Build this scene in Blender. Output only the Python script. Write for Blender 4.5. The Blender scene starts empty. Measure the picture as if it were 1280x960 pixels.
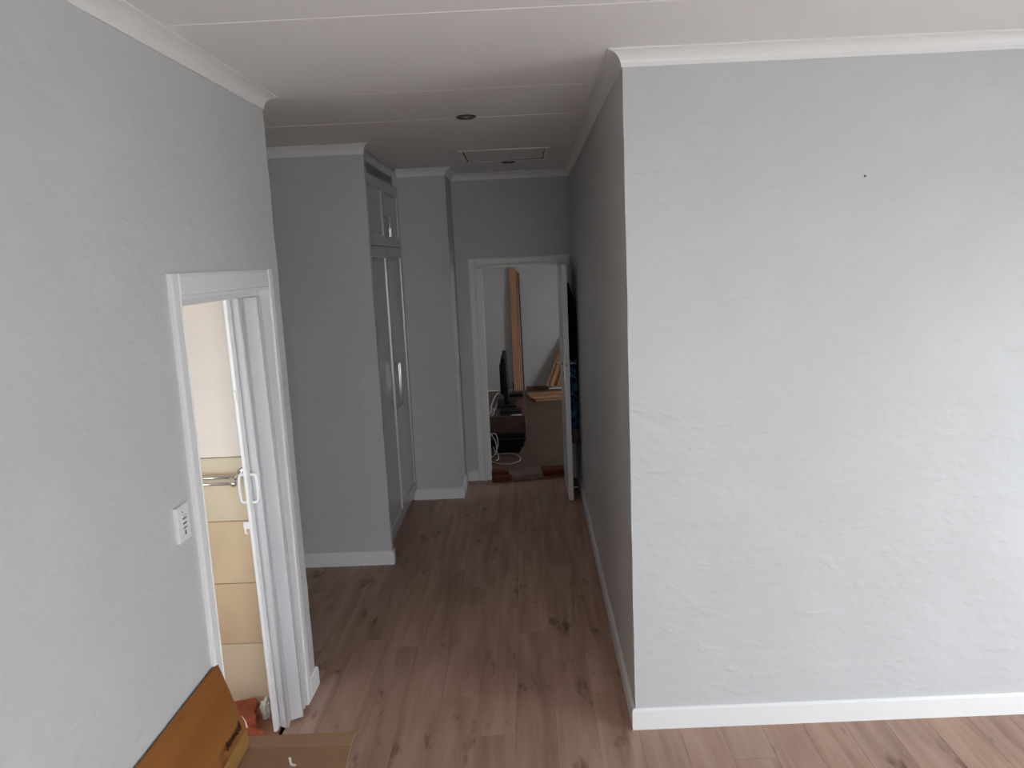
import bpy, bmesh, math, random
from mathutils import Vector, Matrix, noise
random.seed(7)
SC = bpy.context.scene
COL = SC.collection
PI = math.pi

# ---------------------------------------------------------------- camera
FPX, PITCH, YAW, ROLL, EYE = 953.58, -0.1633, -0.0212, -0.0450, 2.1008
cy, sy = math.cos(YAW), math.sin(YAW)
Fw = Vector((sy*math.cos(PITCH), cy*math.cos(PITCH), math.sin(PITCH)))
Rt = Vector((cy, -sy, 0)); Up = Rt.cross(Fw)
R2 = Rt*math.cos(ROLL)+Up*math.sin(ROLL); U2 = -Rt*math.sin(ROLL)+Up*math.cos(ROLL)
cam = bpy.data.cameras.new('camera'); cam_o = bpy.data.objects.new('camera', cam); COL.objects.link(cam_o)
cam.sensor_width = 36.0; cam.lens = FPX/1280*36.0; cam.clip_start = 0.05
M3 = Matrix((R2, U2, -Fw)).transposed()
cam_o.matrix_world = Matrix.Translation((0, 0, EYE)) @ M3.to_4x4()
SC.camera = cam_o

# ---------------------------------------------------------------- daylight
world = bpy.data.worlds.new('overcast_sky'); SC.world = world; world.use_nodes = True
bg = world.node_tree.nodes['Background']
bg.inputs['Color'].default_value = (0.84, 0.92, 1.0, 1)
bg.inputs['Strength'].default_value = 7.7
SC.view_settings.view_transform = 'Standard'; SC.view_settings.look = 'None'
SC.view_settings.exposure = 0.0; SC.view_settings.gamma = 1.0; SC.view_settings.use_curve_mapping = False
SC.cycles.max_bounces = 14; SC.cycles.diffuse_bounces = 10; SC.cycles.glossy_bounces = 4

# room dimensions (metres; x to the right, y down the corridor, z up)
H = 2.871; HC = 2.8117
XR, AR, YF, BF, XL, YL, CL = 0.4176, 0.0074, 3.1281, 0.0148, -1.142, 3.572, 0.0132
XS1, YS1, XS2, YS2, YE = -1.0096, 5.1202, -0.6247, 6.5801, 7.1091
YBACK, XEAST = -1.7, 3.4
def xl(y): return XL + CL*(y-YL)
def xr(y): return XR + AR*(y-YF)
def yf(x): return YF + BF*(x-XR)
# big glazed opening behind the camera, windows of the bathroom and of the far room
OPEN_X = (0.3, 2.35); OPEN_Z = (0.03, 2.1)
EAST_Y = (1.0, 2.3); EAST_Z = (0.03, 2.1)
BATH_W = (-2.6, -1.45, .90, 2.12)
FAR_W = (8.8, 10.25, .9, 2.1)
def portal(name, loc, rot, sx, sz):
    l = bpy.data.lights.new(name, 'AREA'); l.shape = 'RECTANGLE'; l.size = sx; l.size_y = sz
    l.cycles.is_portal = True
    o = bpy.data.objects.new(name, l); COL.objects.link(o); o.location = loc; o.rotation_euler = rot
portal('daylight_glass_door', ((OPEN_X[0]+OPEN_X[1])/2, YBACK-0.06, (OPEN_Z[0]+OPEN_Z[1])/2), (PI/2, 0, 0), OPEN_X[1]-OPEN_X[0], OPEN_Z[1]-OPEN_Z[0])
portal('daylight_east_door', (XEAST+0.06, (EAST_Y[0]+EAST_Y[1])/2, (EAST_Z[0]+EAST_Z[1])/2), (0, PI/2, 0), EAST_Z[1]-EAST_Z[0], EAST_Y[1]-EAST_Y[0])
portal('daylight_bathroom', ((BATH_W[0]+BATH_W[1])/2, 1.14, (BATH_W[2]+BATH_W[3])/2), (PI/2, 0, 0), BATH_W[1]-BATH_W[0], BATH_W[3]-BATH_W[2])
portal('daylight_far_room', (3.06, (FAR_W[0]+FAR_W[1])/2, (FAR_W[2]+FAR_W[3])/2), (0, PI/2, 0), FAR_W[3]-FAR_W[2], FAR_W[1]-FAR_W[0])

# ---------------------------------------------------------------- materials
def nodes_of(name):
    m = bpy.data.materials.new(name); m.use_nodes = True
    nt = m.node_tree; b = nt.nodes['Principled BSDF']
    return m, nt, b
def mat(name, col, rough=0.5, spec=0.4, metal=0.0, bump=None, vary=None):
    m, nt, b = nodes_of(name)
    b.inputs['Base Color'].default_value = (*col, 1); b.inputs['Roughness'].default_value = rough
    b.inputs['Specular IOR Level'].default_value = spec; b.inputs['Metallic'].default_value = metal
    tc = nt.nodes.new('ShaderNodeTexCoord')
    if vary:                       # (scale, amount)
        n = nt.nodes.new('ShaderNodeTexNoise'); n.inputs['Scale'].default_value = vary[0]; n.inputs['Detail'].default_value = 4
        nt.links.new(tc.outputs['Object'], n.inputs['Vector'])
        r = nt.nodes.new('ShaderNodeValToRGB')
        r.color_ramp.elements[0].position = 0.3; r.color_ramp.elements[1].position = 0.7
        r.color_ramp.elements[0].color = (*[c*(1-vary[1]) for c in col], 1)
        r.color_ramp.elements[1].color = (*[min(1, c*(1+vary[1])) for c in col], 1)
        nt.links.new(n.outputs['Fac'], r.inputs['Fac']); nt.links.new(r.outputs['Color'], b.inputs['Base Color'])
    if bump:                       # (scale, strength, distance, stretch)
        mp = nt.nodes.new('ShaderNodeMapping'); mp.inputs['Scale'].default_value = bump[3] if len(bump) > 3 else (1, 1, 1)
        n = nt.nodes.new('ShaderNodeTexNoise'); n.inputs['Scale'].default_value = bump[0]; n.inputs['Detail'].default_value = 3
        bp = nt.nodes.new('ShaderNodeBump'); bp.inputs['Strength'].default_value = bump[1]; bp.inputs['Distance'].default_value = bump[2]
        nt.links.new(tc.outputs['Object'], mp.inputs['Vector']); nt.links.new(mp.outputs['Vector'], n.inputs['Vector'])
        nt.links.new(n.outputs['Fac'], bp.inputs['Height']); nt.links.new(bp.outputs['Normal'], b.inputs['Normal'])
    return m

def wall_mat(name, col):
    # bagged and painted brick: soft lumps, a few sharp trowel ridges
    m, nt, b = nodes_of(name)
    N = nt.nodes.new; Lk = nt.links.new
    b.inputs['Roughness'].default_value = 0.42; b.inputs['Specular IOR Level'].default_value = 0.35
    tc = N('ShaderNodeTexCoord')
    n0 = N('ShaderNodeTexNoise'); n0.inputs['Scale'].default_value = 2.2; n0.inputs['Detail'].default_value = 5
    Lk(tc.outputs['Object'], n0.inputs['Vector'])
    r = N('ShaderNodeValToRGB'); r.color_ramp.elements[0].position = .3; r.color_ramp.elements[1].position = .7
    r.color_ramp.elements[0].color = (*[c*.965 for c in col], 1); r.color_ramp.elements[1].color = (*[c*1.02 for c in col], 1)
    Lk(n0.outputs['Fac'], r.inputs['Fac']); Lk(r.outputs['Color'], b.inputs['Base Color'])
    mp = N('ShaderNodeMapping'); mp.inputs['Scale'].default_value = (1, 1, 1.5)
    Lk(tc.outputs['Object'], mp.inputs['Vector'])
    n1 = N('ShaderNodeTexNoise'); n1.inputs['Scale'].default_value = 11; n1.inputs['Detail'].default_value = 3; n1.inputs['Roughness'].default_value = .45
    Lk(mp.outputs['Vector'], n1.inputs['Vector'])
    mp2 = N('ShaderNodeMapping'); mp2.inputs['Rotation'].default_value = (.35, .5, .2); mp2.inputs['Scale'].default_value = (5, 5, 11)
    Lk(tc.outputs['Object'], mp2.inputs['Vector'])
    n2 = N('ShaderNodeTexNoise'); n2.inputs['Scale'].default_value = 1.6; n2.inputs['Detail'].default_value = 1.5
    Lk(mp2.outputs['Vector'], n2.inputs['Vector'])
    r2 = N('ShaderNodeValToRGB'); r2.color_ramp.elements[0].position = .635; r2.color_ramp.elements[1].position = .70
    r2.color_ramp.elements[0].color = (0, 0, 0, 1)
    Lk(n2.outputs['Fac'], r2.inputs['Fac'])
    ad = N('ShaderNodeMath'); ad.operation = 'MULTIPLY_ADD'; ad.inputs[1].default_value = .22
    Lk(r2.outputs['Color'], ad.inputs[0]); Lk(n1.outputs['Fac'], ad.inputs[2])
    bp = N('ShaderNodeBump'); bp.inputs['Strength'].default_value = .43; bp.inputs['Distance'].default_value = .011
    Lk(ad.outputs[0], bp.inputs['Height']); Lk(bp.outputs['Normal'], b.inputs['Normal'])
    return m

def wood_mat(name, dark, mid, light, rough, spec, axis='Y', grain=1.0, knots=True, rnd=True, tone=.14):
    m, nt, b = nodes_of(name)
    N = nt.nodes.new; Lk = nt.links.new
    b.inputs['Roughness'].default_value = rough; b.inputs['Specular IOR Level'].default_value = spec
    tc = N('ShaderNodeTexCoord'); src = tc.outputs['Object']
    if rnd:
        oi = N('ShaderNodeObjectInfo')
        sc = N('ShaderNodeMath'); sc.operation = 'MULTIPLY'; sc.inputs[1].default_value = 57.0
        cb = N('ShaderNodeCombineXYZ'); va = N('ShaderNodeVectorMath'); va.operation = 'ADD'
        Lk(oi.outputs['Random'], sc.inputs[0]); Lk(sc.outputs[0], cb.inputs[0]); Lk(sc.outputs[0], cb.inputs[2])
        Lk(src, va.inputs[0]); Lk(cb.outputs[0], va.inputs[1]); src = va.outputs[0]
    s = {'X': (1.1, 14, 14), 'Y': (14, 1.1, 14), 'Z': (14, 14, 1.1)}[axis]
    mp = N('ShaderNodeMapping'); mp.inputs['Scale'].default_value = s; Lk(src, mp.inputs['Vector'])
    n = N('ShaderNodeTexNoise'); n.inputs['Scale'].default_value = 1.0*grain; n.inputs['Detail'].default_value = 7; n.inputs['Roughness'].default_value = .58
    n.inputs['Distortion'].default_value = .5
    Lk(mp.outputs['Vector'], n.inputs['Vector'])
    r = N('ShaderNodeValToRGB'); e = r.color_ramp.elements
    e[0].position = .28; e[0].color = (*dark, 1); e[1].position = .74; e[1].color = (*light, 1)
    x = e.new(.5); x.color = (*mid, 1)
    Lk(n.outputs['Fac'], r.inputs['Fac']); out = r.outputs['Color']
    if knots:
        s2 = {'X': (2.2, 6.5, 6.5), 'Y': (6.5, 2.2, 6.5), 'Z': (6.5, 6.5, 2.2)}[axis]
        mp2 = N('ShaderNodeMapping'); mp2.inputs['Scale'].default_value = s2; Lk(src, mp2.inputs['Vector'])
        k = N('ShaderNodeTexNoise'); k.inputs['Scale'].default_value = 1.25; k.inputs['Detail'].default_value = 3; k.inputs['Roughness'].default_value = .65
        Lk(mp2.outputs['Vector'], k.inputs['Vector'])
        kr = N('ShaderNodeValToRGB'); kr.color_ramp.elements[0].position = .60; kr.color_ramp.elements[1].position = .72
        kr.color_ramp.elements[0].color = (1, 1, 1, 1); kr.color_ramp.elements[1].color = (.36, .33, .31, 1)
        Lk(k.outputs['Fac'], kr.inputs['Fac'])
        mx = N('ShaderNodeMixRGB'); mx.blend_type = 'MULTIPLY'; mx.inputs[0].default_value = 1
        Lk(out, mx.inputs[1]); Lk(kr.outputs['Color'], mx.inputs[2]); out = mx.outputs[0]
    if rnd:
        mr = N('ShaderNodeMapRange'); mr.inputs[3].default_value = 1-tone; mr.inputs[4].default_value = 1+tone
        Lk(oi.outputs['Random'], mr.inputs[0])
        mx2 = N('ShaderNodeVectorMath'); mx2.operation = 'SCALE'
        Lk(out, mx2.inputs[0]); Lk(mr.outputs[0], mx2.inputs['Scale']); out = mx2.outputs[0]
    Lk(out, b.inputs['Base Color'])
    bp = N('ShaderNodeBump'); bp.inputs['Strength'].default_value = .12; bp.inputs['Distance'].default_value = .002
    Lk(n.outputs['Fac'], bp.inputs['Height']); Lk(bp.outputs['Normal'], b.inputs['Normal'])
    return m

WALL = wall_mat('grey_bagged_wall', (.575, .58, .578))
FARWALL = wall_mat('cream_far_wall', (.60, .575, .55))
BATHWALL = mat('cream_bath_plaster', (.83, .765, .68), .6, .3, vary=(3, .05), bump=(9, .3, .01))
WHITE = mat('white_gloss_paint', (.82, .82, .81), .32, .45, bump=(60, .05, .002))
CEIL = mat('white_ceiling_paint', (.82, .82, .82), .8, .2)
CUP = mat('white_melamine', (.54, .53, .52), .20, .5)
CUPSHADE = mat('recess_shade_board', (.30, .29, .28), .6, .3)  # shadow of the recess above the cupboard doors put into the colour
PVCSHADE = mat('shaded_white_plastic', (.60, .59, .60), .38, .45)  # same plastic as the white parts, darkened for the shade on the folds
PVCW = mat('white_plastic', (.82, .82, .81), .35, .45)
SWITCH = mat('ivory_switch_plastic', (.80, .79, .76), .35, .5)
STEEL = mat('brushed_steel', (.62, .60, .57), .25, .5, 1.0)
CHROME = mat('polished_chrome', (.78, .77, .75), .12, .5, 1.0)
BRONZE = mat('dark_bronze_ring', (.10, .085, .08), .35, .5, .6)
LAMP = mat('frosted_lamp_glass', (.45, .44, .42), .3, .5)
BLACK = mat('black_plastic', (.006, .006, .008), .5, .18)
GAPSHADE = mat('gap_shade', (.02, .018, .016), .9, .1)
FLOORM = wood_mat('walnut_laminate', (.300, .176, .124), (.420, .264, .194), (.515, .350, .270), .46, .32, tone=.06)
CHERRY = wood_mat('dark_cherry_veneer', (.045, .016, .011), (.085, .030, .020), (.13, .05, .034), .4, .4, 'Y', .7, False, False)
PINE = wood_mat('raw_pine', (.34, .165, .082), (.47, .245, .128), (.60, .345, .20), .6, .3, 'Z', .8, False)
PINEX = wood_mat('raw_pine_flat', (.34, .165, .082), (.47, .245, .128), (.60, .345, .20), .6, .3, 'X', .8, False)
DARKT = wood_mat('dark_timber', (.12, .06, .03), (.20, .10, .055), (.26, .15, .08), .7, .2, 'X', .8, False)
SCREED = mat('cement_screed', (.135, .088, .060), .8, .2, vary=(2.5, .14), bump=(30, .2, .004))
BATHFLOOR = mat('terracotta_bath_floor', (.36, .17, .10), .5, .4, vary=(6, .12))
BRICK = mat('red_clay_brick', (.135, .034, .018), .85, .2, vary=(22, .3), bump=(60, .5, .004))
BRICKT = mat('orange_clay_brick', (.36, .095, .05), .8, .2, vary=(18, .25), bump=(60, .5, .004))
MORTAR = mat('grey_mortar', (.19, .142, .108), .9, .2, vary=(20, .15), bump=(60, .5, .004))
GROUT = mat('tile_grout', (.36, .28, .19), .9, .1)
TILES = [mat('sand_tile', (c[0], c[1], c[2]), .28, .5, vary=(4, .07)) for c in ((.72, .62, .44), (.72, .56, .37), (.70, .53, .345), (.75, .64, .46))]
CARD = mat('brown_cardboard', (.32, .185, .105), .8, .25, vary=(5, .06), bump=(90, .12, .002, (1, 8, 1)))
CARD2 = mat('brown_cardboard_flap', (.36, .215, .13), .8, .25, vary=(6, .05))
PRINT = wood_mat('wood_print_carton', (.215, .078, .017), (.265, .100, .023), (.32, .125, .033), .38, .4, 'Y', .55, True, False)
PRINT2 = mat('yellow_brown_carton', (.30, .165, .045), .45, .4, vary=(7, .08))
INK = mat('dark_ink', (.035, .015, .008), .6, .3)
TORN = mat('torn_paper', (.75, .68, .58), .9, .1)
PAPER = mat('white_paper', (.70, .69, .66), .8, .2, vary=(18, .12), bump=(40, .5, .004))
CABLE = mat('white_cable', (.66, .60, .54), .5, .4)
BOUNCE = mat('bounce_ground', (.66, .65, .62), .9, .1, vary=(1.5, .1))  # unseen ground outside, made pale to bounce daylight up to the ceiling

# ---------------------------------------------------------------- mesh helpers
def origin_of(p):
    v = Vector((0, 0, 0))
    while p is not None: v = v + p.location; p = p.parent
    return v
class MB:
    def __init__(s): s.v = []; s.f = []
    def add(s, vs, fs):
        o = len(s.v); s.v += [Vector(v) for v in vs]; s.f += [[i+o for i in f] for f in fs]
    def hexa(s, a, b, c, d, e, f, g, h):       # bottom a b c d, top e f g h
        s.add((a, b, c, d, e, f, g, h), ((3, 2, 1, 0), (4, 5, 6, 7), (0, 1, 5, 4), (1, 2, 6, 5), (2, 3, 7, 6), (3, 0, 4, 7)))
    def box(s, x0, x1, y0, y1, z0, z1):
        s.hexa((x0, y0, z0), (x1, y0, z0), (x1, y1, z0), (x0, y1, z0), (x0, y0, z1), (x1, y0, z1), (x1, y1, z1), (x0, y1, z1))
    def bar(s, p0, p1, w, t, up=(0, 0, 1)):    # bar from p0 to p1, section w x t
        p0, p1 = Vector(p0), Vector(p1); d = (p1-p0).normalized(); u = Vector(up)
        a = d.cross(u).normalized(); b = a.cross(d)
        a, b = a*w/2, b*t/2
        s.hexa(p0-a-b, p0+a-b, p0+a+b, p0-a+b, p1-a-b, p1+a-b, p1+a+b, p1-a+b)
    def prism(s, prof, p0, p1, A, B):          # polygon prof in (A, B) swept from p0 to p1
        n = len(prof); A, B = Vector(A), Vector(B)
        vs = [Vector(p)+A*q[0]+B*q[1] for p in (p0, p1) for q in prof]
        fs = [(i, (i+1) % n, n+(i+1) % n, n+i) for i in range(n)]+[tuple(range(n))[::-1], tuple(range(n, 2*n))]
        s.add(vs, fs)
    def sweep(s, rows, closed_rows=True):      # rows of points (each a closed profile)
        n = len(rows[0]); vs = [p for r in rows for p in r]; fs = []
        for j in range(len(rows)-1):
            for i in range(n): fs.append((j*n+i, j*n+(i+1) % n, (j+1)*n+(i+1) % n, (j+1)*n+i))
        fs += [tuple(range(n))[::-1], tuple(range((len(rows)-1)*n, len(rows)*n))]
        s.add(vs, fs)
    def tube(s, pts, r, n=8):
        pts = [Vector(p) for p in pts]; rows = []; a = None
        for i, p in enumerate(pts):
            d = (pts[min(i+1, len(pts)-1)]-pts[max(i-1, 0)]).normalized()
            if a is None: a = d.orthogonal().normalized()
            a = (a-d*a.dot(d)).normalized(); b = d.cross(a)
            rows.append([p+(a*math.cos(2*PI*k/n)+b*math.sin(2*PI*k/n))*r for k in range(n)])
        s.sweep(rows)
    def lathe(s, prof, c, n=28, axis='Z'):     # prof (r, h)
        c = Vector(c); rows = []
        for r, h in prof:
            row = []
            for k in range(n):
                x, y = r*math.cos(2*PI*k/n), r*math.sin(2*PI*k/n)
                row.append(c+(Vector((x, y, h)) if axis == 'Z' else Vector((h, x, y)) if axis == 'X' else Vector((x, h, y))))
            rows.append(row)
        s.sweep(rows)
    def build(s, name, m, parent=None, bevel=0, seg=2, smooth=False, loc=None, shear=None):
        o0 = origin_of(parent) if parent is not None else Vector(loc or (0, 0, 0))
        me = bpy.data.meshes.new(name); me.from_pydata([v-o0 for v in s.v], [], s.f)
        bm = bmesh.new(); bm.from_mesh(me)
        bmesh.ops.recalc_face_normals(bm, faces=bm.faces)
        if bevel:
            bmesh.ops.bevel(bm, geom=list(bm.edges), offset=bevel, segments=seg, affect='EDGES', profile=.5, clamp_overlap=True)
        for f in bm.faces: f.smooth = smooth
        bm.to_mesh(me); bm.free()
        me.materials.append(m)
        o = bpy.data.objects.new(name, me); COL.objects.link(o)
        if parent is not None: o.parent = parent
        else: o.location = o0
        return o
def spline(pts, n=6):
    pts = [Vector(p) for p in pts]; out = []
    for i in range(len(pts)-1):
        p0, p1, p2, p3 = pts[max(i-1, 0)], pts[i], pts[i+1], pts[min(i+2, len(pts)-1)]
        for k in range(n):
            t = k/n
            out.append(.5*((2*p1)+(p2-p0)*t+(2*p0-5*p1+4*p2-p3)*t*t+(3*p1-p0-3*p2+p3)*t**3))
    return out+[pts[-1]]
def tag(o, label, cat, group=None):
    o['label'] = label; o['category'] = cat
    if group: o['group'] = group
    return o
def thing(name, loc, label, cat, group=None):
    o = bpy.data.objects.new(name, None); COL.objects.link(o); o.location = loc; o.empty_display_size = .1
    return tag(o, label, cat, group)
def struct(o): o['kind'] = 'structure'; return o
def struct_empty(name, loc=(0, 0, 0)):
    o = bpy.data.objects.new(name, None); COL.objects.link(o); o.location = loc; return struct(o)
def box_obj(name, b, m, parent=None, bevel=0, **k):
    mb = MB(); mb.box(*b); return mb.build(name, m, parent, bevel, **k)

# ---------------------------------------------------------------- walls
def lump(p, amp):
    q = Vector((p.x*.9+3, p.y*.9, p.z*1.1)); q2 = Vector((p.x*4.2, p.y*4.2+9, p.z*5.5))
    c = math.sin(2*PI*p.z/.086)
    a = noise.noise(q)*.5+noise.noise(q2)*.55
    m = noise.noise(Vector((p.x*1.7, p.y*1.7, p.z*1.3+40)))
    g = noise.noise(Vector((p.x*4.2+50, p.y*4.2, p.z*5.5)))
    return Vector((a+.22*c*max(0, m+.25), g*.6+a*.5+.22*c*max(0, m+.25), 0))*amp
def wall_grid(name, p0, p1, z0, z1, holes=(), cell=.028, amp=.004, m=WALL, flat=False):
    p0, p1 = Vector((*p0, 0)), Vector((*p1, 0)); L = (p1-p0).length; d = (p1-p0)/L
    def cuts(a, b, extra):
        e = sorted(set([a, b]+[x for x in extra if a < x < b])); out = []
        for i in range(len(e)-1):
            n = max(1, round((e[i+1]-e[i])/cell)); out += [e[i]+(e[i+1]-e[i])*k/n for k in range(n)]
        return out+[b]
    us = cuts(0, L, [x for h in holes for x in h[:2]]); zs = cuts(z0, z1, [x for h in holes for x in h[2:]])
    vs = []; fs = []
    for z in zs:
        for u in us:
            p = p0+d*u; p.z = z
            vs.append(p if flat else p+lump(p, amp))
    nu = len(us)
    for j in range(len(zs)-1):
        zc = (zs[j]+zs[j+1])/2
        for i in range(nu-1):
            uc = (us[i]+us[i+1])/2
            if any(h[0] < uc < h[1] and h[2] < zc < h[3] for h in holes): continue
            fs.append((j*nu+i, j*nu+i+1, (j+1)*nu+i+1, (j+1)*nu+i))
    me = bpy.data.meshes.new(name); me.from_pydata(vs, [], fs); me.materials.append(m)
    for p in me.polygons: p.use_smooth = True
    o = bpy.data.objects.new(name, me); COL.objects.link(o); return struct(o)

DY0, DY1, DZ = 2.548, 3.395, 2.013           # bathroom doorway in the left wall
Lw = lambda y: (xl(y), y)
wall_grid('wall_left', Lw(YBACK), Lw(YL), 0, H, [(DY0-YBACK-.002, DY1+.03-YBACK, -1, DZ)])
wall_grid('wall_front', (XR, YF), (XEAST, yf(XEAST)), 0, H)
wall_grid('wall_right', (XR, YF), (xr(YE+.1), YE+.1), 0, H)
# end of the left wall and the alcove behind it
wall_grid('wall_alcove_south', Lw(YL), (-2.7, YL), 0, H, cell=.06)
wall_grid('wall_alcove_west', (-2.7, YL), (-2.7, YS1), 0, H, cell=.3, flat=True)
wall_grid('wall_alcove_north', (XS1, YS1), (-2.7, YS1), 0, H)
wall_grid('wall_alcove_return', (XS1, YS1), (XS1, YS1+.05), 0, H)
wall_grid('wall_leak_block', (-1.76, YS1), (-1.76, YE+.13), 0, H, cell=.5, flat=True)  # unseen wall added behind the cupboard to stop daylight leaking in
wall_grid('wall_pier_front', (XS2, YS2), (-1.78, YS2), 0, H, cell=.04)
wall_grid('wall_pier_side', (XS2, YS2), (XS2, YE), 0, H, cell=.03)
FD0, FD1, FDZ = -.40, .352, 2.035            # far doorway in the end wall
wall_grid('wall_end', (XS2-.0, YE), (xr(YE)+.05, YE), 0, H, [(FD0-XS2, FD1-XS2, -1, FDZ)], cell=.04, amp=.003)
# room behind the camera
wall_grid('wall_east', (XEAST, YBACK), (XEAST, yf(XEAST)), 0, H, [(EAST_Y[0]-YBACK, EAST_Y[1]-YBACK, *EAST_Z)], cell=.5, flat=True)
wall_grid('wall_back', Lw(YBACK), (XEAST, YBACK), 0, H, [(OPEN_X[0]-xl(YBACK), OPEN_X[1]-xl(YBACK), OPEN_Z[0], OPEN_Z[1])], cell=.5, flat=True)
# bathroom
YB = 3.44
wall_grid('wall_bathroom_west', (-3.2, 1.2), (-3.2, YB), 0, H, cell=.5, flat=True, m=BATHWALL)
wall_grid('wall_bathroom_south', (-3.2, 1.2), (-1.29, 1.2), 0, H, [(BATH_W[0]+3.2, BATH_W[1]+3.2, BATH_W[2], BATH_W[3])], cell=.5, flat=True, m=BATHWALL)
wall_grid('wall_bathroom_east', (-1.29, 1.2), (-1.28, YB), 0, H, [(DY0-1.2-.005, DY1-1.2+.03, -1, DZ)], cell=.5, flat=True, m=BATHWALL)
bw = struct_empty('wall_bathroom_north')
mb = MB(); mb.box(-3.2, -1.28, YB, YB+.1, 1.246, H); mb.build('plaster', BATHWALL, bw)
mb = MB(); mb.box(-3.2, -1.28, YB+.006, YB+.1, 0, 1.246); mb.build('grout_bed', GROUT, bw)
k = 0
for c in range(5):
    for r in range(4):
        x1 = -1.305-.37*c; x0 = max(-3.2, x1-.367); z0 = .311*r; z1 = z0+.3085
        box_obj('tile', (x0, x1, YB-.004, YB+.008, z0+.001, z1), TILES[(3-r) if c else (3, 2, 1, 0)[r]], bw, .0015, seg=1)
# far room
wall_grid('wall_far', (-1.7, 12.14), (3.0, 12.14), 0, H, cell=.05, m=FARWALL)
wall_grid('wall_far_west', (-1.7, YE+.12), (-1.7, 12.14), 0, H, cell=.5, flat=True, m=FARWALL)
wall_grid('wall_far_east', (3.0, YE+.12), (3.0, 12.14), 0, H, [(FAR_W[0]-YE-.12, FAR_W[1]-YE-.12, FAR_W[2], FAR_W[3])], cell=.5, flat=True, m=FARWALL)
wall_grid('wall_far_south', (-1.7, YE+.12), (3.0, YE+.12), 0, H, [(FD0+1.7, FD1+1.7, -1, FDZ)], cell=.5, flat=True, m=FARWALL)
mb = MB(); mb.box(FD0-.01, FD0, YE, YE+.12, 0, FDZ); mb.box(FD1, FD1+.01, YE, YE+.12, 0, FDZ); mb.box(FD0, FD1, YE, YE+.12, FDZ, FDZ+.01)

# ---------------------------------------------------------------- ceiling: boards with cover strips
ce = struct_empty('ceiling', (0, 0, H))
box_obj('slab', (-3.4, XEAST+.1, YBACK-.1, 12.3, H+.012, H+.12), CEIL, ce)
joints = [YBACK-.1, -.9, .25, 1.40, 2.55, 3.655, 4.365, 5.56, 6.75, 8.0, 9.3, 10.6, 12.3]
for a, b in zip(joints, joints[1:]):
    box_obj('board', (-3.4, XEAST+.1, a+.002, b-.002, H, H+.012), CEIL, ce)
for j in (2.55, 3.655, 4.365):
    q = .4 if 3 < j < 4 else 1
    mb = MB(); mb.prism([(-.009*q, 0), (-.007*q, -.002*q), (.007*q, -.002*q), (.009*q, 0)], (-2.7, j-.012, H), (XEAST, j+.02, H), (0, 1, 0), (0, 0, 1))
    mb.build('cover_strip', CEIL, ce)

# ---------------------------------------------------------------- floor: laminate boards
fl = struct_empty('floor')
box_obj('underlay', (-2.72, XEAST, YBACK, YE+.0, -.05, -.0065), FLOORM, fl)
PW, PL = .182, 1.25
offs = {-6: 4.02, -3: 3.425, -2: 4.36, -1: 4.045, 0: 3.73, 1: 3.42}
i0 = math.floor((-2.7-.064)/PW)
for i in range(i0, 22):
    x0 = .064+PW*i; x1 = x0+PW
    off = offs.get(i, (3.42, 4.03, 3.73)[i % 3]+random.uniform(-.12, .12))
    ylo = 2.2; yhi = YE-.002 if x0 < .45 else yf(x0)-.004
    if x0 < -1.03: yhi = min(yhi, YS1)
    if x1 < XL+.02: ylo = YL
    y = off-PL*4
    while y < yhi:
        a, b = max(y, ylo), min(y+PL, yhi); y += PL
        if b-a < .02: continue
        xa, xb = max(x0, -2.7), min(x1, XEAST)
        if x0 < .42 < x1 and a > YF: xb = min(xb, xr(b)+.005)
        mb = MB(); mb.box(xa+.0003, xb-.0003, a+.0003, b-.0003, -.008, 0)
        o = mb.build('plank', FLOORM, fl, .0007, 1)
box_obj('floor_bathroom', (-3.2, -1.19, 1.2, YB, -.05, 0), BATHFLOOR)['kind'] = 'structure'
box_obj('floor_far_room', (-1.7, 3.0, YE+.002, 12.16, -.05, -.002), SCREED)['kind'] = 'structure'
mb = MB(); mb.box(-14, 16, -18, 26, -.4, -.3); struct(mb.build('ground', BOUNCE))

# ---------------------------------------------------------------- cornices
def cove(name, pts, inward, d=.06, caps=True, m=WHITE):
    # pts: polyline on the wall face at plan; inward: per-point offset direction (mitred, unit projection)
    prof = [(0, 0), (.10, 0)]+[(.10+.80*(1-math.cos(t)), .06+.84*math.sin(t)) for t in [k*PI/2/7 for k in range(8)]]+[(.93, .93), (1.0, .93), (1.0, 1.0), (0, 1.0)]
    rows = []
    for p, n in zip(pts, inward):
        P = Vector((*p, HC-.001)); n = Vector((*n, 0))
        rows.append([P+n*(q[0]*d)+Vector((0, 0, q[1]*(H-HC+.001))) for q in prof])
    mb = MB(); mb.sweep(rows); o = mb.build(name, m); return struct(o)
cove('trim_1', [Lw(YBACK), Lw(YL), (-2.7, YL)], [(1, 0), (1, 1), (0, 1)])
cove('trim_2', [(XEAST, yf(XEAST)), (XR, YF), (xr(YE), YE), (XS2, YE), (XS2, YS2), (-1.03, YS2)],
     [(0, -1), (-1, -1), (-1, -1), (1, -1), (1, -1), (0, -1)])
cove('trim_3', [(-2.7, YS1), (XS1, YS1), (XS1, YS1+.09), ], [(0, -1), (.0, -1), (0, -1)][:3]) if False else \
cove('trim_3', [(-2.7, YS1), (XS1, YS1)], [(0, -1), (.75, -1)])
cove('trim_4', [(-1.075, YS1+.0), (-1.075, YS2)], [(.8, 0), (.8, 0)], m=CUP)

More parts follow.
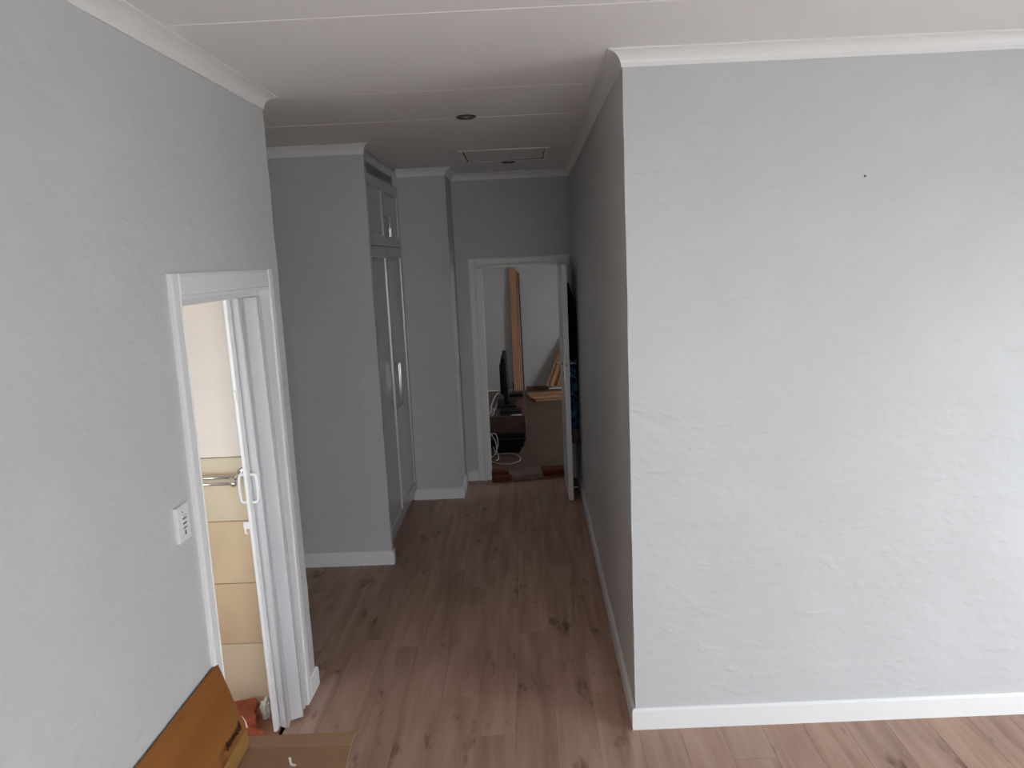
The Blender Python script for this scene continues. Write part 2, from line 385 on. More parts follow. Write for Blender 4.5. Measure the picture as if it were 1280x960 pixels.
# ---------------------------------------------------------------- baseboards
def skirt(name, pts, offs_, h=.1, t=.015):
    rows = []
    for p, n in zip(pts, offs_):
        P = Vector((*p, 0)); n = Vector((*n, 0))
        rows.append([P+n*(a*t)+Vector((0, 0, b)) for a, b in ((-.6, .0005), (1, .0005), (1, h-.010), (.45, h), (-.6, h))])
    mb = MB(); mb.sweep(rows); return struct(mb.build(name, WHITE))
skirt('baseboard_front', [(XEAST, yf(XEAST)), (XR, YF), (xr(YE), YE)], [(0, -1), (-1, -1), (-1, 0)])
skirt('baseboard_left', [Lw(YBACK), Lw(2.478)], [(1, 0), (1, 0)])
skirt('baseboard_left_end', [Lw(3.458), Lw(YL), (-2.7, YL)], [(1, 0), (1, 1), (0, 1)])
skirt('baseboard_alcove', [(-2.7, YS1), (XS1, YS1), (XS1, YS1+.05)], [(0, -1), (1, -1), (1, 0)])
skirt('baseboard_pier', [(-1.06, YS2), (XS2, YS2), (XS2, YE), (-.508, YE)], [(0, -1), (1, -1), (1, -1), (0, -1)])

# ---------------------------------------------------------------- door_1: frame of the bathroom doorway
d1 = struct_empty('door_1', (xl(3), 3.0, 0))
def casing_v(y0, y1, z0, z1, par, flip=1):
    # moulded architrave lying on the left wall, inner edge at y1 when flip = 1
    prof = [(0, 0), (0, .012), (.012, .016), (.052, .016), (.057, .011), (.062, .016), (.070, .013), (.070, 0)]
    mb = MB(); yo = y0
    A = Vector((CL*flip, flip, 0)); B = Vector((1, 0, 0))
    mb.prism(prof, (xl(yo)-.002, yo, z0), (xl(yo)-.002, yo, z1), A, B); return mb.build('casing', WHITE, par)
casing_v(2.478, 0, 0, 2.1, d1, 1)
casing_v(3.464, 0, 0, 2.1, d1, -1)
mb = MB()
prof = [(0, 0), (0, .012), (.012, .016), (.066, .016), (.071, .011), (.076, .016), (.087, .013), (.087, 0)]
mb.prism(prof, (xl(2.5485)-.002, 2.5485, 2.1), (xl(3.3935)-.002, 3.3935, 2.1), (0, 0, -1), (1, 0, 0)); mb.build('casing', WHITE, d1)
mb = MB(); mb.box(-1.30, xl(2.55)+.006, DY0-.03, DY0, 0, DZ); mb.build('jamb', WHITE, d1)
mb = MB(); mb.box(-1.30, xl(3.4)+.006, DY1, DY1+.04, 0, DZ); mb.build('jamb', WHITE, d1)
mb = MB(); mb.box(-1.30, xl(3)+.004, DY0-.03, DY1+.04, DZ, DZ+.03); mb.build('head_jamb', WHITE, d1)

# folding plastic door pushed back against the far jamb
fd = thing('folding_door', (-1.2, 3.25, 0), 'white plastic folding door pushed open against the jamb of the bathroom doorway', 'door')
ZB, ZT = .012, 1.985
def lean(z): return .026*(1-z/2.0)-.012        # the stack swings out a little at the bottom
def leaf(name, plan, m=PVCSHADE, z0=ZB, z1=ZT, parent=fd, bevel=0):
    rows = [[Vector((x+lean(z), y, z)) for x, y in plan] for z in (z0, z1)]
    mb = MB(); mb.sweep(rows); return mb.build(name, m, parent, bevel)
def slab(p, q, t):
    p, q = Vector(p), Vector(q); d = (q-p).normalized(); n = Vector((-d.y, d.x))*t/2
    return [(p-n)[:], (q-n)[:], (q+n)[:], (p+n)[:]]
post = leaf('lead_post', [(-1.242, 3.170), (-1.229, 3.170), (-1.226, 3.178), (-1.226, 3.222), (-1.245, 3.222), (-1.245, 3.178)], PVCW)
folds = [((-1.228, 3.215), (-1.186, 3.197)), ((-1.185, 3.205), (-1.192, 3.252)), ((-1.190, 3.258), (-1.142, 3.284)), ((-1.144, 3.292), (-1.238, 3.322)),
         ((-1.238, 3.328), (-1.150, 3.348)), ((-1.150, 3.354), (-1.24, 3.385))]
for a, b in folds: leaf('panel', slab(a, b, .007))
for a in ((-1.186, 3.197), (-1.191, 3.255), (-1.142, 3.287)):
    rows = [[Vector((a[0]+lean(z)+.005*math.cos(k*PI/4), a[1]+.005*math.sin(k*PI/4), z)) for k in range(8)] for z in (ZB, ZT)]
    mb = MB(); mb.sweep(rows); mb.build('hinge_strip', PVCSHADE, fd, smooth=True)
for sx, x0 in ((1, -1.226), (-1, -1.245)):
    x0 += lean(1.15)
    pts = spline([(x0, 3.197, 1.222), (x0+sx*.020, 3.197, 1.222), (x0+sx*.028, 3.197, 1.207), (x0+sx*.031, 3.197, 1.16), (x0+sx*.028, 3.197, 1.113), (x0+sx*.020, 3.197, 1.098), (x0, 3.197, 1.098)], 5)
    mb = MB(); mb.tube(pts, .0072, 8); h = mb.build('handle', PVCW, fd, smooth=True)
mb = MB(); mb.box(-1.268, -1.24, 3.172, 3.188, .985, 1.015); mb.tube([(-1.262, 3.175, .985), (-1.262, 3.172, .965), (-1.252, 3.172, .962)], .004, 6); mb.build('latch', PVCW, fd)
for z in (1.545, .36):
    mb = MB(); mb.box(-1.243+lean(z), -1.232+lean(z), 3.1665, 3.171, z, z+.055); mb.build('strike_plate', SWITCH, fd, .001, 1)
mb = MB(); mb.box(-1.25, -1.17, DY0+.003, DY1-.003, DZ-.024, DZ-.001); mb.build('top_track', WHITE, fd)

# light switch on the left wall
SWX = xl(2.385)
sw = thing('light_switch', (SWX, 2.385, 1.24), 'white upright wall switch plate with three rockers beside the bathroom doorway', 'switch')
box_obj('faceplate', (SWX-.004, SWX+.011, 2.340, 2.425, 1.232, 1.352), SWITCH, sw, .003)
for z in (1.276, 1.292, 1.308):
    box_obj('rocker_shade_line', (SWX+.0105, SWX+.0118, 2.3725, 2.3975, z-.0022, z+.0022), BRONZE, sw)  # dark strips drawn as the shade line under each tilted rocker
for z in (1.284, 1.300, 1.316):
    mb = MB(); mb.hexa((SWX+.010, 2.372, z-.006), (SWX+.0135, 2.372, z-.006), (SWX+.0135, 2.398, z-.006), (SWX+.010, 2.398, z-.006),
                       (SWX+.010, 2.372, z+.006), (SWX+.017, 2.372, z+.006), (SWX+.017, 2.398, z+.006), (SWX+.010, 2.398, z+.006)); mb.build('rocker', SWITCH, sw, .001, 1)
mb = MB(); mb.box(SWX+.010, SWX+.0118, 2.382, 2.389, 1.252, 1.266); mb.build('indicator_slot', BRONZE, sw)
mb = MB(); mb.box(SWX+.010, SWX+.0115, 2.374, 2.378, 1.328, 1.334); mb.build('indicator_slot', BLACK, sw)

# ---------------------------------------------------------------- bathroom things seen through the doorway
tr = thing('towel_rail', (-1.6, YB, 1.16), 'chrome double towel rail on the sand tiled bathroom wall', 'towel rail')
mb = MB(); mb.tube([(-1.95, YB-.075, 1.166), (-1.352, YB-.075, 1.166)], .0075, 10); mb.build('rail', CHROME, tr, smooth=True)
mb = MB(); mb.tube([(-1.95, YB-.12, 1.150), (-1.362, YB-.12, 1.150)], .0075, 10); mb.build('rail', CHROME, tr, smooth=True)
mb = MB(); mb.lathe([(.002, -.016), (.012, -.013), (.016, 0), (.012, .013), (.002, .016)], (-1.352, YB-.12, 1.150), 14, 'X'); mb.build('end_knob', CHROME, tr, smooth=True)
mb = MB(); mb.tube([(-1.352, YB-.004, 1.172), (-1.352, YB-.075, 1.168), (-1.356, YB-.12, 1.152)], .008, 8); mb.lathe([(.002, 0), (.022, 0), (.022, -.006), (.008, -.008)], (-1.352, YB-.003, 1.172), 16, 'Y'); mb.build('bracket', CHROME, tr, smooth=True)
mb = MB(); mb.tube([(-1.95, YB-.004, 1.172), (-1.95, YB-.075, 1.168), (-1.95, YB-.12, 1.152)], .008, 8); mb.build('bracket', CHROME, tr, smooth=True)
def rough_block(name, c, size, rot, m, label, cat, group=None, jag=.012, parent=None, seed=0):
    rnd = random.Random(seed); bm = bmesh.new(); bmesh.ops.create_cube(bm, size=1)
    bmesh.ops.subdivide_edges(bm, edges=list(bm.edges), cuts=3, use_grid_fill=True)
    for v in bm.verts:
        v.co = Vector((v.co.x*size[0], v.co.y*size[1], v.co.z*size[2]))
        end = abs(v.co.x)/(size[0]/2)
        v.co += Vector((rnd.uniform(-1, 1), rnd.uniform(-1, 1)*.25, rnd.uniform(-1, 1)*.25))*jag*(.25+end*.75)
    R = Matrix.Rotation(rot[2], 3, 'Z') @ Matrix.Rotation(rot[1], 3, 'Y') @ Matrix.Rotation(rot[0], 3, 'X')
    for v in bm.verts: v.co = R @ v.co
    zmin = min(v.co.z for v in bm.verts)
    for v in bm.verts: v.co.z -= zmin
    me = bpy.data.meshes.new(name); bm.to_mesh(me); bm.free(); me.materials.append(m)
    o = bpy.data.objects.new(name, me); COL.objects.link(o); o.location = c
    if label: tag(o, label, cat, group)
    return o
rough_block('brick', (-1.415, 3.25, 0), (.16, .125, .085), (0, 0, .30), BRICKT, 'broken orange clay brick on the bathroom floor behind the folding door', 'brick', seed=3)
rough_block('brick', (-1.325, 3.125, 0), (.10, .07, .035), (.1, .0, -.4), BRICKT, 'small broken brick piece in front of the crumpled white bag in the bathroom doorway', 'brick', seed=9)
def crumple(name, c, size, m, label, cat, seed=1):
    bm = bmesh.new(); bmesh.ops.create_icosphere(bm, subdivisions=3, radius=1)
    for v in bm.verts:
        n1 = noise.noise(v.co*2.1+Vector((seed, 0, 0))); n2 = noise.noise(v.co*5+Vector((0, seed, 0)))
        v.co *= 1+.45*n1+.25*abs(n2)
        v.co = Vector((v.co.x*size[0], v.co.y*size[1], v.co.z*size[2]))
    zmin = min(v.co.z for v in bm.verts)
    for v in bm.verts: v.co.z = (v.co.z-zmin)
    me = bpy.data.meshes.new(name); bm.to_mesh(me); bm.free(); me.materials.append(m)
    o = bpy.data.objects.new(name, me); COL.objects.link(o); o.location = c; return tag(o, label, cat)
crumple('paper_bag', (-1.300, 3.295, 0), (.024, .030, .048), PAPER, 'crumpled white paper bag on the bathroom floor behind the folding door', 'bag')

# ---------------------------------------------------------------- built-in cupboard
CX = -1.03
cb = thing('cupboard', (-1.05, 5.85, 0), 'built-in white cupboard with tall doors and top doors along the corridor', 'cupboard')
Y0, Y1, YM = YS1+.052, YS2-.004, 5.868
mb = MB(); mb.box(-1.70, CX-.022, Y0, Y1, .10, 2.73); mb.build('carcass', CUP, cb)
mb = MB(); mb.box(-1.68, -1.082, Y0, Y1, .0, .10); mb.build('plinth', CUP, cb)
mb = MB(); mb.box(-1.70, -1.072, Y0, Y1, 2.73, HC+.02); mb.build('filler_strip', CUPSHADE, cb)
def cupboard_door(y0, y1, z0, z1):
    X0, X1 = CX-.0215, CX; w = .058; dp = .015; bv = .015
    a = (y0, y1, z0, z1); b = (y0+w, y1-w, z0+w+.02, z1-w-.02); c = (b[0]+bv, b[1]-bv, b[2]+bv, b[3]-bv)
    def ring(q, x): return [(x, q[0], q[2]), (x, q[1], q[2]), (x, q[1], q[3]), (x, q[0], q[3])]
    vs = ring(a, X0)+ring(a, X1)+ring(b, X1)+ring((b[0]+.004, b[1]-.004, b[2]+.004, b[3]-.004), X1-dp)+ring(c, X1-dp)
    fs = [(3, 2, 1, 0)]
    for L in range(4):
        for k in range(4): fs.append((L*4+k, L*4+(k+1) % 4, L*4+4+(k+1) % 4, L*4+4+k))
    mb = MB(); mb.add(vs, fs)
    d = mb.build('door', CUP, cb)
    mb = MB(); mb.add(ring(c, X1-dp)+ring((c[0]+.006, c[1]-.006, c[2]+.006, c[3]-.006), X1-dp+.004), [(0, 1, 5, 4), (1, 2, 6, 5), (2, 3, 7, 6), (3, 0, 4, 7), (4, 5, 6, 7)])
    mb.build('panel', CUP, d)
    return d
def bar_handle(d, y, z0, z1):
    pts = [(CX-.001, y, z0), (CX+.030, y, z0), (CX+.036, y, z0+.008), (CX+.036, y, z1-.008), (CX+.030, y, z1), (CX-.001, y, z1)]
    mb = MB(); mb.tube(pts, .007, 8); mb.build('handle', CHROME, d, smooth=True)
G = .002
for a, b, hy in ((Y0+.012, YM-G, YM-.028), (YM+G, Y1-.004, YM+.032)):
    d = cupboard_door(a, b, 2.232, 2.72); bar_handle(d, hy, 2.30, 2.45)
    d = cupboard_door(a, b, .105, 2.224); bar_handle(d, hy, 1.00, 1.34)

# ---------------------------------------------------------------- ceiling fittings
def downlight(x, y, label):
    t = thing('ceiling_light', (x, y, H), label, 'ceiling light', 'recessed downlights in the corridor ceiling')
    mb = MB(); mb.lathe([(.030, .004), (.034, -.001), (.038, -.007), (.050, -.009), (.056, -.004), (.056, .0005), (.03, .0005)], (x, y, H), 32); mb.build('trim_ring', BRONZE, t, smooth=True)
    mb = MB(); mb.lathe([(.001, -.008), (.012, -.006), (.026, -.003), (.030, .0), (.001, .0005)], (x, y, H), 24); mb.build('lamp', LAMP, t, smooth=True)
downlight(-.277, 4.325, 'nearer of the two round dark-rimmed recessed ceiling lights')
downlight(-.085, 6.372, 'farther round dark-rimmed ceiling light, beside the ceiling hatch')
ht = thing('ceiling_hatch', (-.105, 5.975, H), 'white square loft hatch in the ceiling near the corridor end', 'hatch')
hx0, hx1, hy0, hy1 = -.405, .193, 5.665, 6.275
mb = MB()
for b in ((hx0-.03, hx1+.03, hy0-.03, hy0), (hx0-.03, hx1+.03, hy1, hy1+.03), (hx0-.03, hx0, hy0, hy1), (hx1, hx1+.03, hy0, hy1)): mb.box(*b, H-.006, H+.0005)
mb.build('frame', WHITE, ht, .0015, 1)
mb = MB(); mb.box(hx0, hx1, hy0, hy1, H-.0008, H+.0004); mb.build('gap_shade_sheet', GAPSHADE, ht)  # dark sheet painted in for the unlit opening round the panel
mb = MB(); mb.hexa((hx0+.010, hy0+.004, H-.004), (hx1-.004, hy0+.004, H-.004), (hx1-.008, hy1-.065, H-.004), (hx0+.010, hy1-.004, H-.004),
                   (hx0+.010, hy0+.004, H-.0004), (hx1-.004, hy0+.004, H-.0004), (hx1-.008, hy1-.065, H-.0004), (hx0+.010, hy1-.004, H-.0004)); mb.build('panel', CEIL, ht)
mb = MB(); mb.lathe([(.0005, -.004), (.003, -.003), (.004, .002), (.0005, .004)], (1.37, yf(1.37)-.004, 2.36), 12, 'Y')
tag(mb.build('nail', BRONZE), 'small dark nail head high on the bright front wall', 'nail')
mb = MB(); mb.box(XS2-.004, XS2+.010, 6.765, 6.85, 1.19, 1.275)
s2 = thing('light_switch', (XS2, 6.81, 1.19), 'small white square switch on the pier just before the far doorway', 'switch')
mb.build('faceplate', SWITCH, s2, .002, 1)
box_obj('rocker', (XS2+.009, XS2+.014, 6.795, 6.82, 1.215, 1.25), SWITCH, s2, .001, seg=1)

# ---------------------------------------------------------------- door_2: far doorway
d2 = struct_empty('door_2', (0, YE, 0))
def casing2(p0, p1, A):
    prof = [(0, .002), (0, -.013), (.012, -.017), (.050, -.017), (.055, -.012), (.060, -.017), (.072, -.012), (.072, .002)]
    mb = MB(); mb.prism([(q[0], q[1]) for q in prof], p0, p1, A, (0, 1, 0)); return mb.build('casing', WHITE, d2)
casing2((-.505, YE, 0), (-.505, YE, 2.112), (1, 0, 0))
casing2((.434, YE, 0), (.434, YE, 2.112), (-1, 0, 0))
casing2((-.4325, YE, 2.112), (.3615, YE, 2.112), (0, 0, -1))
box_obj('jamb', (-.434, FD0+.014, YE-.002, YE+.13, 0, FDZ), WHITE, d2)
box_obj('jamb', (FD1-.012, .364, YE-.002, YE+.13, 0, FDZ), WHITE, d2)
box_obj('head_jamb', (-.434, .364, YE-.002, YE+.13, FDZ-.012, FDZ+.01), WHITE, d2)
dl = thing('open_door', (.335, 7.08, 0), 'white interior door standing open against the right side of the corridor', 'door')
mb = MB(); mb.box(.3125, .3565, 6.372, 7.085, .008, 2.034); mb.build('door_leaf', WHITE, dl, .002, 1)
for sx, xf in ((-1, .3125), (1, .3565)):
    mb = MB(); mb.box(xf-.0005*sx, xf+sx*.004, 6.41, 6.445, 1.06, 1.24); pl = mb.build('lock_plate', STEEL, dl, .001, 1)
    mb = MB(); mb.tube([(xf, 6.428, 1.197), (xf+sx*.045, 6.428, 1.197), (xf+sx*.052, 6.435, 1.197), (xf+sx*.052, 6.53, 1.197)], .008, 8); mb.build('lever_handle', CHROME, dl, smooth=True)
    mb = MB(); mb.tube([(xf, 6.428, 1.115), (xf+sx*.014, 6.428, 1.115)], .007, 8); mb.build('key_cover', STEEL, dl)
mb = MB(); mb.box(.325, .344, 6.3695, 6.3725, 1.08, 1.28); lp = mb.build('edge_plate', SWITCH, dl)
mb = MB(); mb.box(.330, .339, 6.362, 6.370, 1.188, 1.202); mb.build('latch_bolt', BRONZE, dl)
mb = MB(); mb.box(.3565, .3595, 6.645, 6.675, 1.845, 1.895)
mb.tube([(.358, 6.66, 1.868), (.385, 6.66, 1.876), (.402, 6.66, 1.896), (.407, 6.66, 1.94)], .005, 8)
mb.tube([(.358, 6.66, 1.861), (.385, 6.66, 1.851), (.39, 6.66, 1.866)], .005, 8)
mb.build('coat_hook', WHITE, dl, smooth=True)
mb = MB(); mb.tube([(.356, 6.43, .106), (.425, 6.43, .104)], .006, 8); mb.lathe([(.001, 0), (.016, 0), (.016, .005), (.006, .008)], (.3565, 6.43, .106), 12, 'X'); mb.build('door_stop', CHROME, dl, smooth=True)
# towel hanging from the hook between door and wall
def cloth_mat():
    m, nt, b = nodes_of('blue_patterned_towel'); N = nt.nodes.new; Lk = nt.links.new
    b.inputs['Roughness'].default_value = .95; b.inputs['Specular IOR Level'].default_value = .1
    tc = N('ShaderNodeTexCoord'); v = N('ShaderNodeTexNoise'); v.inputs['Scale'].default_value = 11; v.inputs['Detail'].default_value = 3; v.inputs['Distortion'].default_value = 1.5
    Lk(tc.outputs['Object'], v.inputs['Vector'])
    r = N('ShaderNodeValToRGB'); r.color_ramp.interpolation = 'CONSTANT'; e = r.color_ramp.elements
    e[0].position = 0; e[0].color = (.012, .02, .045, 1); e[1].position = .44; e[1].color = (.03, .12, .24, 1)
    for p, c in ((.56, (.06, .25, .42)), (.64, (.20, .09, .10)), (.70, (.03, .10, .20))):
        x = e.new(p); x.color = (*c, 1)
    Lk(v.outputs['Fac'], r.inputs['Fac'])
    sp = N('ShaderNodeSeparateXYZ'); Lk(tc.outputs['Object'], sp.inputs[0])
    rz = N('ShaderNodeValToRGB'); q = rz.color_ramp.elements      # woven bands of the towel: plain navy at one end, pink hem at the other
    rz.color_ramp.interpolation = 'CONSTANT'
    q[0].position = 0; q[0].color = (0, 0, 0, 1); q[1].position = .60; q[1].color = (1, 1, 1, 1)
    dv = N('ShaderNodeMath'); dv.operation = 'DIVIDE'; dv.inputs[1].default_value = 2.0; Lk(sp.outputs[2], dv.inputs[0]); Lk(dv.outputs[0], rz.inputs['Fac'])
    mx = N('ShaderNodeMixRGB'); mx.inputs[2].default_value = (.010, .013, .024, 1); Lk(rz.outputs['Color'], mx.inputs[0]); Lk(r.outputs['Color'], mx.inputs[1])
    rp = N('ShaderNodeValToRGB'); rp.color_ramp.interpolation = 'CONSTANT'; q = rp.color_ramp.elements
    q[0].position = 0; q[0].color = (1, 1, 1, 1); q[1].position = .295; q[1].color = (0, 0, 0, 1); Lk(dv.outputs[0], rp.inputs['Fac'])
    mx2 = N('ShaderNodeMixRGB'); mx2.inputs[2].default_value = (.17, .10, .10, 1); Lk(rp.outputs['Color'], mx2.inputs[0]); Lk(mx.outputs[0], mx2.inputs[1])
    Lk(mx2.outputs[0], b.inputs['Base Color'])
    return m
TOWEL = cloth_mat()
rows = []
for z in [1.868, 1.83, 1.78, 1.70, 1.6, 1.5, 1.4, 1.3, 1.2, 1.1, 1.0, .9, .8, .7, .62, .56, .50, .46]:
    t = min(1, max(0, (1.868-z)/.25)); w = .02+.26*t**.8; xo = .366+.006*t
    th = min(.070, .022+.055*t); n = 18; row = []
    for k in range(n):
        s = k/(n-1); row.append(Vector((xo+.012*math.sin(s*17+z*2)*t*.5, 6.66-w*.3+w*s, z)))
    for k in range(n):
        s = 1-k/(n-1); row.append(Vector((min(xo+th*(.75+.25*math.sin(s*15+z*3)), xr(6.66)-.005), 6.66-w*.3+w*s, z)))
    rows.append(row)
mb = MB(); mb.sweep(rows); tag(mb.build('towel', TOWEL, smooth=True, loc=(0, 0, 0)), 'blue patterned towel hanging behind the open white door', 'towel')

# ---------------------------------------------------------------- rubble on the far threshold
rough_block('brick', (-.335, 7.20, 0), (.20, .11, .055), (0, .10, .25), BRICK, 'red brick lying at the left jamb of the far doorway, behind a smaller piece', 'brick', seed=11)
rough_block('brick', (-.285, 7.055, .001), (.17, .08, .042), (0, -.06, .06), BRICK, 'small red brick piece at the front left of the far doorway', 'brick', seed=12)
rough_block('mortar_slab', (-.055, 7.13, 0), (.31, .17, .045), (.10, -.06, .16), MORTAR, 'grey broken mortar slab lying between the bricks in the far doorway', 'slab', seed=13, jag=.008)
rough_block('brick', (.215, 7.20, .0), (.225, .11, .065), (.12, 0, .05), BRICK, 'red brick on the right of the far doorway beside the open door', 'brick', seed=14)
mb = MB(); mb.bar((.105, 7.07, .012), (.345, 7.11, .014), .025, .022); tag(mb.build('wooden_batten', DARKT, bevel=.002, seg=1), 'thin wooden batten on the floor in front of the right-hand brick', 'batten')

# ---------------------------------------------------------------- far room
tvs = thing('tv_stand', (-.31, 9.2, 0), 'low dark cherry wood cabinet carrying the television in the far room', 'cabinet')
box_obj('top', (-.56, -.052, 8.35, 10.05, .333, .360), CHERRY, tvs, .003, seg=1)
box_obj('body', (-.545, -.060, 8.365, 10.03, .03, .333), CHERRY, tvs)
box_obj('plinth', (-.53, -.075, 8.38, 10.02, .0, .03), BLACK, tvs)
for y0, y1 in ((8.37, 9.19), (9.20, 10.02)):
    d = box_obj('drawer', (-.060, -.046, y0, y1, .06, .32), CHERRY, tvs, .002, seg=1)
    mb = MB(); mb.tube([(-.047, (y0+y1)/2-.05, .19), (-.03, (y0+y1)/2-.05, .19), (-.03, (y0+y1)/2+.05, .19), (-.047, (y0+y1)/2+.05, .19)], .005, 6); mb.build('handle', STEEL, d)
tv = thing('television', (-.27, 9.1, .360), 'black flat television seen edge-on on the cherry cabinet in the far room', 'television')
mb = MB(); mb.hexa((-.285, 8.70, .46), (-.235, 8.70, .46), (-.235, 9.50, .46), (-.285, 9.50, .46), (-.305, 8.70, .965), (-.255, 8.70, .965), (-.255, 9.50, .965), (-.305, 9.50, .965)); mb.build('casing', BLACK, tv, .008)
mb = MB(); mb.hexa((-.236, 8.73, .49), (-.232, 8.73, .49), (-.232, 9.47, .49), (-.236, 9.47, .49), (-.2555, 8.73, .94), (-.2515, 8.73, .94), (-.2515, 9.47, .94), (-.2555, 9.47, .94)); mb.build('screen', BLACK, tv)
mb = MB(); mb.hexa((-.325, 8.76, .55), (-.285, 8.74, .52), (-.285, 9.46, .52), (-.325, 9.44, .55), (-.325, 8.76, .88), (-.30, 8.74, .92), (-.30, 9.46, .92), (-.325, 9.44, .88)); mb.build('rear_housing', BLACK, tv, .01)
mb = MB(); mb.box(-.29, -.24, 9.02, 9.18, .37, .47); mb.build('neck', BLACK, tv)
mb = MB(); mb.box(-.38, -.15, 8.86, 9.34, .3605, .375); mb.build('foot', BLACK, tv, .004, 1)
sb = thing('set_top_box', (-.2, 8.52, .36), 'flat black decoder at the front of the cherry cabinet', 'decoder')
box_obj('casing', (-.33, -.085, 8.44, 8.64, .3605, .398), BLACK, sb, .004, seg=1)
box_obj('front_panel', (-.325, -.09, 8.436, 8.441, .366, .392), mat('smoked_panel', (.02, .02, .025), .15, .5), sb)
rt = thing('router', (-.17, 9.62, .36), 'black router with an upright aerial at the back of the cherry cabinet', 'router')
box_obj('casing', (-.27, -.07, 9.56, 9.72, .3605, .39), BLACK, rt, .004, seg=1)
mb = MB(); mb.tube([(-.19, 9.66, .385), (-.192, 9.66, .54)], .006, 6); mb.build('aerial', BLACK, rt)
mb = MB(); mb.box(-.20, -.085, 8.375, 8.43, .3605, .3635); tag(mb.build('letter', PAPER), 'small white folded paper on the near edge of the cherry cabinet', 'paper')
tb = thing('storage_tub', (-.25, 8.21, 0), 'black plastic tub on the floor in front of the cherry cabinet', 'tub')
def ringr(x0, x1, y0, y1, z): return [Vector(p) for p in ((x0, y0, z), (x1, y0, z), (x1, y1, z), (x0, y1, z))]
mb = MB(); mb.sweep([ringr(-.385, -.12, 8.12, 8.31, .001), ringr(-.445, -.055, 8.09, 8.335, .165), ringr(-.435, -.065, 8.10, 8.328, .165), ringr(-.38, -.125, 8.13, 8.30, .012)]); mb.build('body', BLACK, tb)
mb = MB()
for p0, p1 in (((-.452, 8.086, .165), (-.046, 8.086, .165)), ((-.046, 8.086, .165), (-.046, 8.338, .165)), ((-.046, 8.338, .165), (-.452, 8.338, .165)), ((-.452, 8.338, .165), (-.452, 8.086, .165))): mb.tube([p0, p1], .007, 6)
mb.build('rim', mat('worn_black_rim', (.05, .048, .045), .5, .4), tb)
def cable(pts, label, r=.0055, m=CABLE, n=6):
    mb = MB(); mb.tube(spline(pts, n), r, 6); return tag(mb.build('cable', m, smooth=True), label, 'cable')
cable([(-.40, 8.06, .09), (-.385, 8.04, .03), (-.37, 8.06, .006), (-.232, 8.075, .006), (-.145, 7.97, .006), (-.109, 7.81, .006), (-.160, 7.69, .006), (-.25, 7.64, .006), (-.35, 7.685, .006), (-.42, 7.79, .006), (-.44, 7.9, .01)],
      'white cable lying in a loop on the floor in front of the black tub')
cable([(-.455, 8.03, .28), (-.40, 8.02, .21), (-.37, 8.0, .14), (-.365, 7.96, .07), (-.345, 7.9, .015), (-.345, 7.84, .008), (-.37, 7.8, .008)], 'white cable hanging down beside the left jamb to the floor of the far room')
cable([(-.45, 8.02, .20), (-.40, 8.03, .245), (-.36, 8.02, .22), (-.35, 7.98, .13), (-.375, 7.95, .06), (-.40, 7.93, .02), (-.45, 7.92, .008)], 'white cable curling over the left end of the black tub')
cable([(-.44, 8.42, .367), (-.43, 8.48, .44), (-.40, 8.56, .52), (-.36, 8.64, .57), (-.325, 8.74, .56)], 'white cable arching up behind the television')
cable([(-.465, 8.40, .366), (-.435, 8.44, .405), (-.42, 8.50, .375), (-.44, 8.62, .42), (-.40, 8.7, .37), (-.37, 8.78, .44)], 'pale cable knotted on the near left corner of the cherry cabinet')
cable([(-.42, 8.39, .367), (-.395, 8.42, .40), (-.405, 8.50, .43), (-.43, 8.58, .39), (-.45, 8.7, .368)], 'pale cable coiled beside the black decoder')
cable([(-.47, 8.46, .45), (-.45, 8.45, .39), (-.46, 8.38, .368), (-.452, 8.335, .33), (-.455, 8.325, .25)], 'black cable hanging over the left front of the cherry cabinet', .005, BLACK)
cable([(-.36, 8.66, .40), (-.30, 8.62, .41), (-.24, 8.68, .372), (-.15, 8.72, .366), (-.11, 8.85, .366)], 'black cable trailing from the decoder under the television', .005, BLACK)

# timber in the far room
def timber(p0, p1, w, t, label, m=PINE, up=(0, 1, 0), group='timber planks in the far room'):
    mb = MB(); mb.bar(p0, p1, w, t, up); return tag(mb.build('timber_plank', m, bevel=.002, seg=1), label, 'plank', group)
YW = 12.135
timber((-.172, YW-.115, .002), (-.176, YW-.035, 1.955), .098, .030, 'tall broad pine plank leaning upright on the far room wall')
timber((-.100, YW-.10, .002), (-.108, YW-.030, 1.90), .030, .022, 'narrow pale plank leaning upright right of the tall broad plank')
timber((-.066, YW-.07, .002), (-.080, YW-.022, 1.87), .020, .022, 'thin dark strip drawn for the shaded space right of the upright timber', CHERRY)  # dark bar put in for the shade beside the two planks
leans = [(.300, 11.86, .70, .98), (.365, 11.84, .735, 1.05), (.425, 11.88, .76, 1.10), (.475, 11.83, .80, 1.02), (.535, 11.87, .84, 1.08), (.60, 11.85, .88, 1.0)]
nm = ['leftmost slat of the slanting pine bundle leaning on the far wall', 'second slat from the left of the slanting pine bundle', 'third slat from the left of the slanting pine bundle',
      'fourth slat from the left of the slanting pine bundle', 'fifth slat from the left of the slanting pine bundle', 'sixth slat of the slanting pine bundle, beside the door edge']
for (x, y, x2, z2), l in zip(leans, nm):
    timber((x, y, .085), (x2, YW-.03, z2), .052, .022, l)
box = [((-.02, 11.66, .012), (1.0, 11.72, .012), .07, 'flat pine board on the floor, rearmost of the lying stack'),
       ((.02, 11.40, .012), (1.0, 11.44, .012), .09, 'flat pine board on the floor in the middle of the lying stack'),
       ((.10, 11.10, .012), (1.0, 11.14, .012), .08, 'flat pine board on the floor, nearest of the lying stack')]
for p0, p1, w, l in box: timber(p0, p1, w, .024, l, PINEX, (0, 0, 1))
timber((.06, 11.20, .037), (.98, 11.28, .037), .10, .024, 'pine board lying across the nearest and middle boards', PINEX, (0, 0, 1))
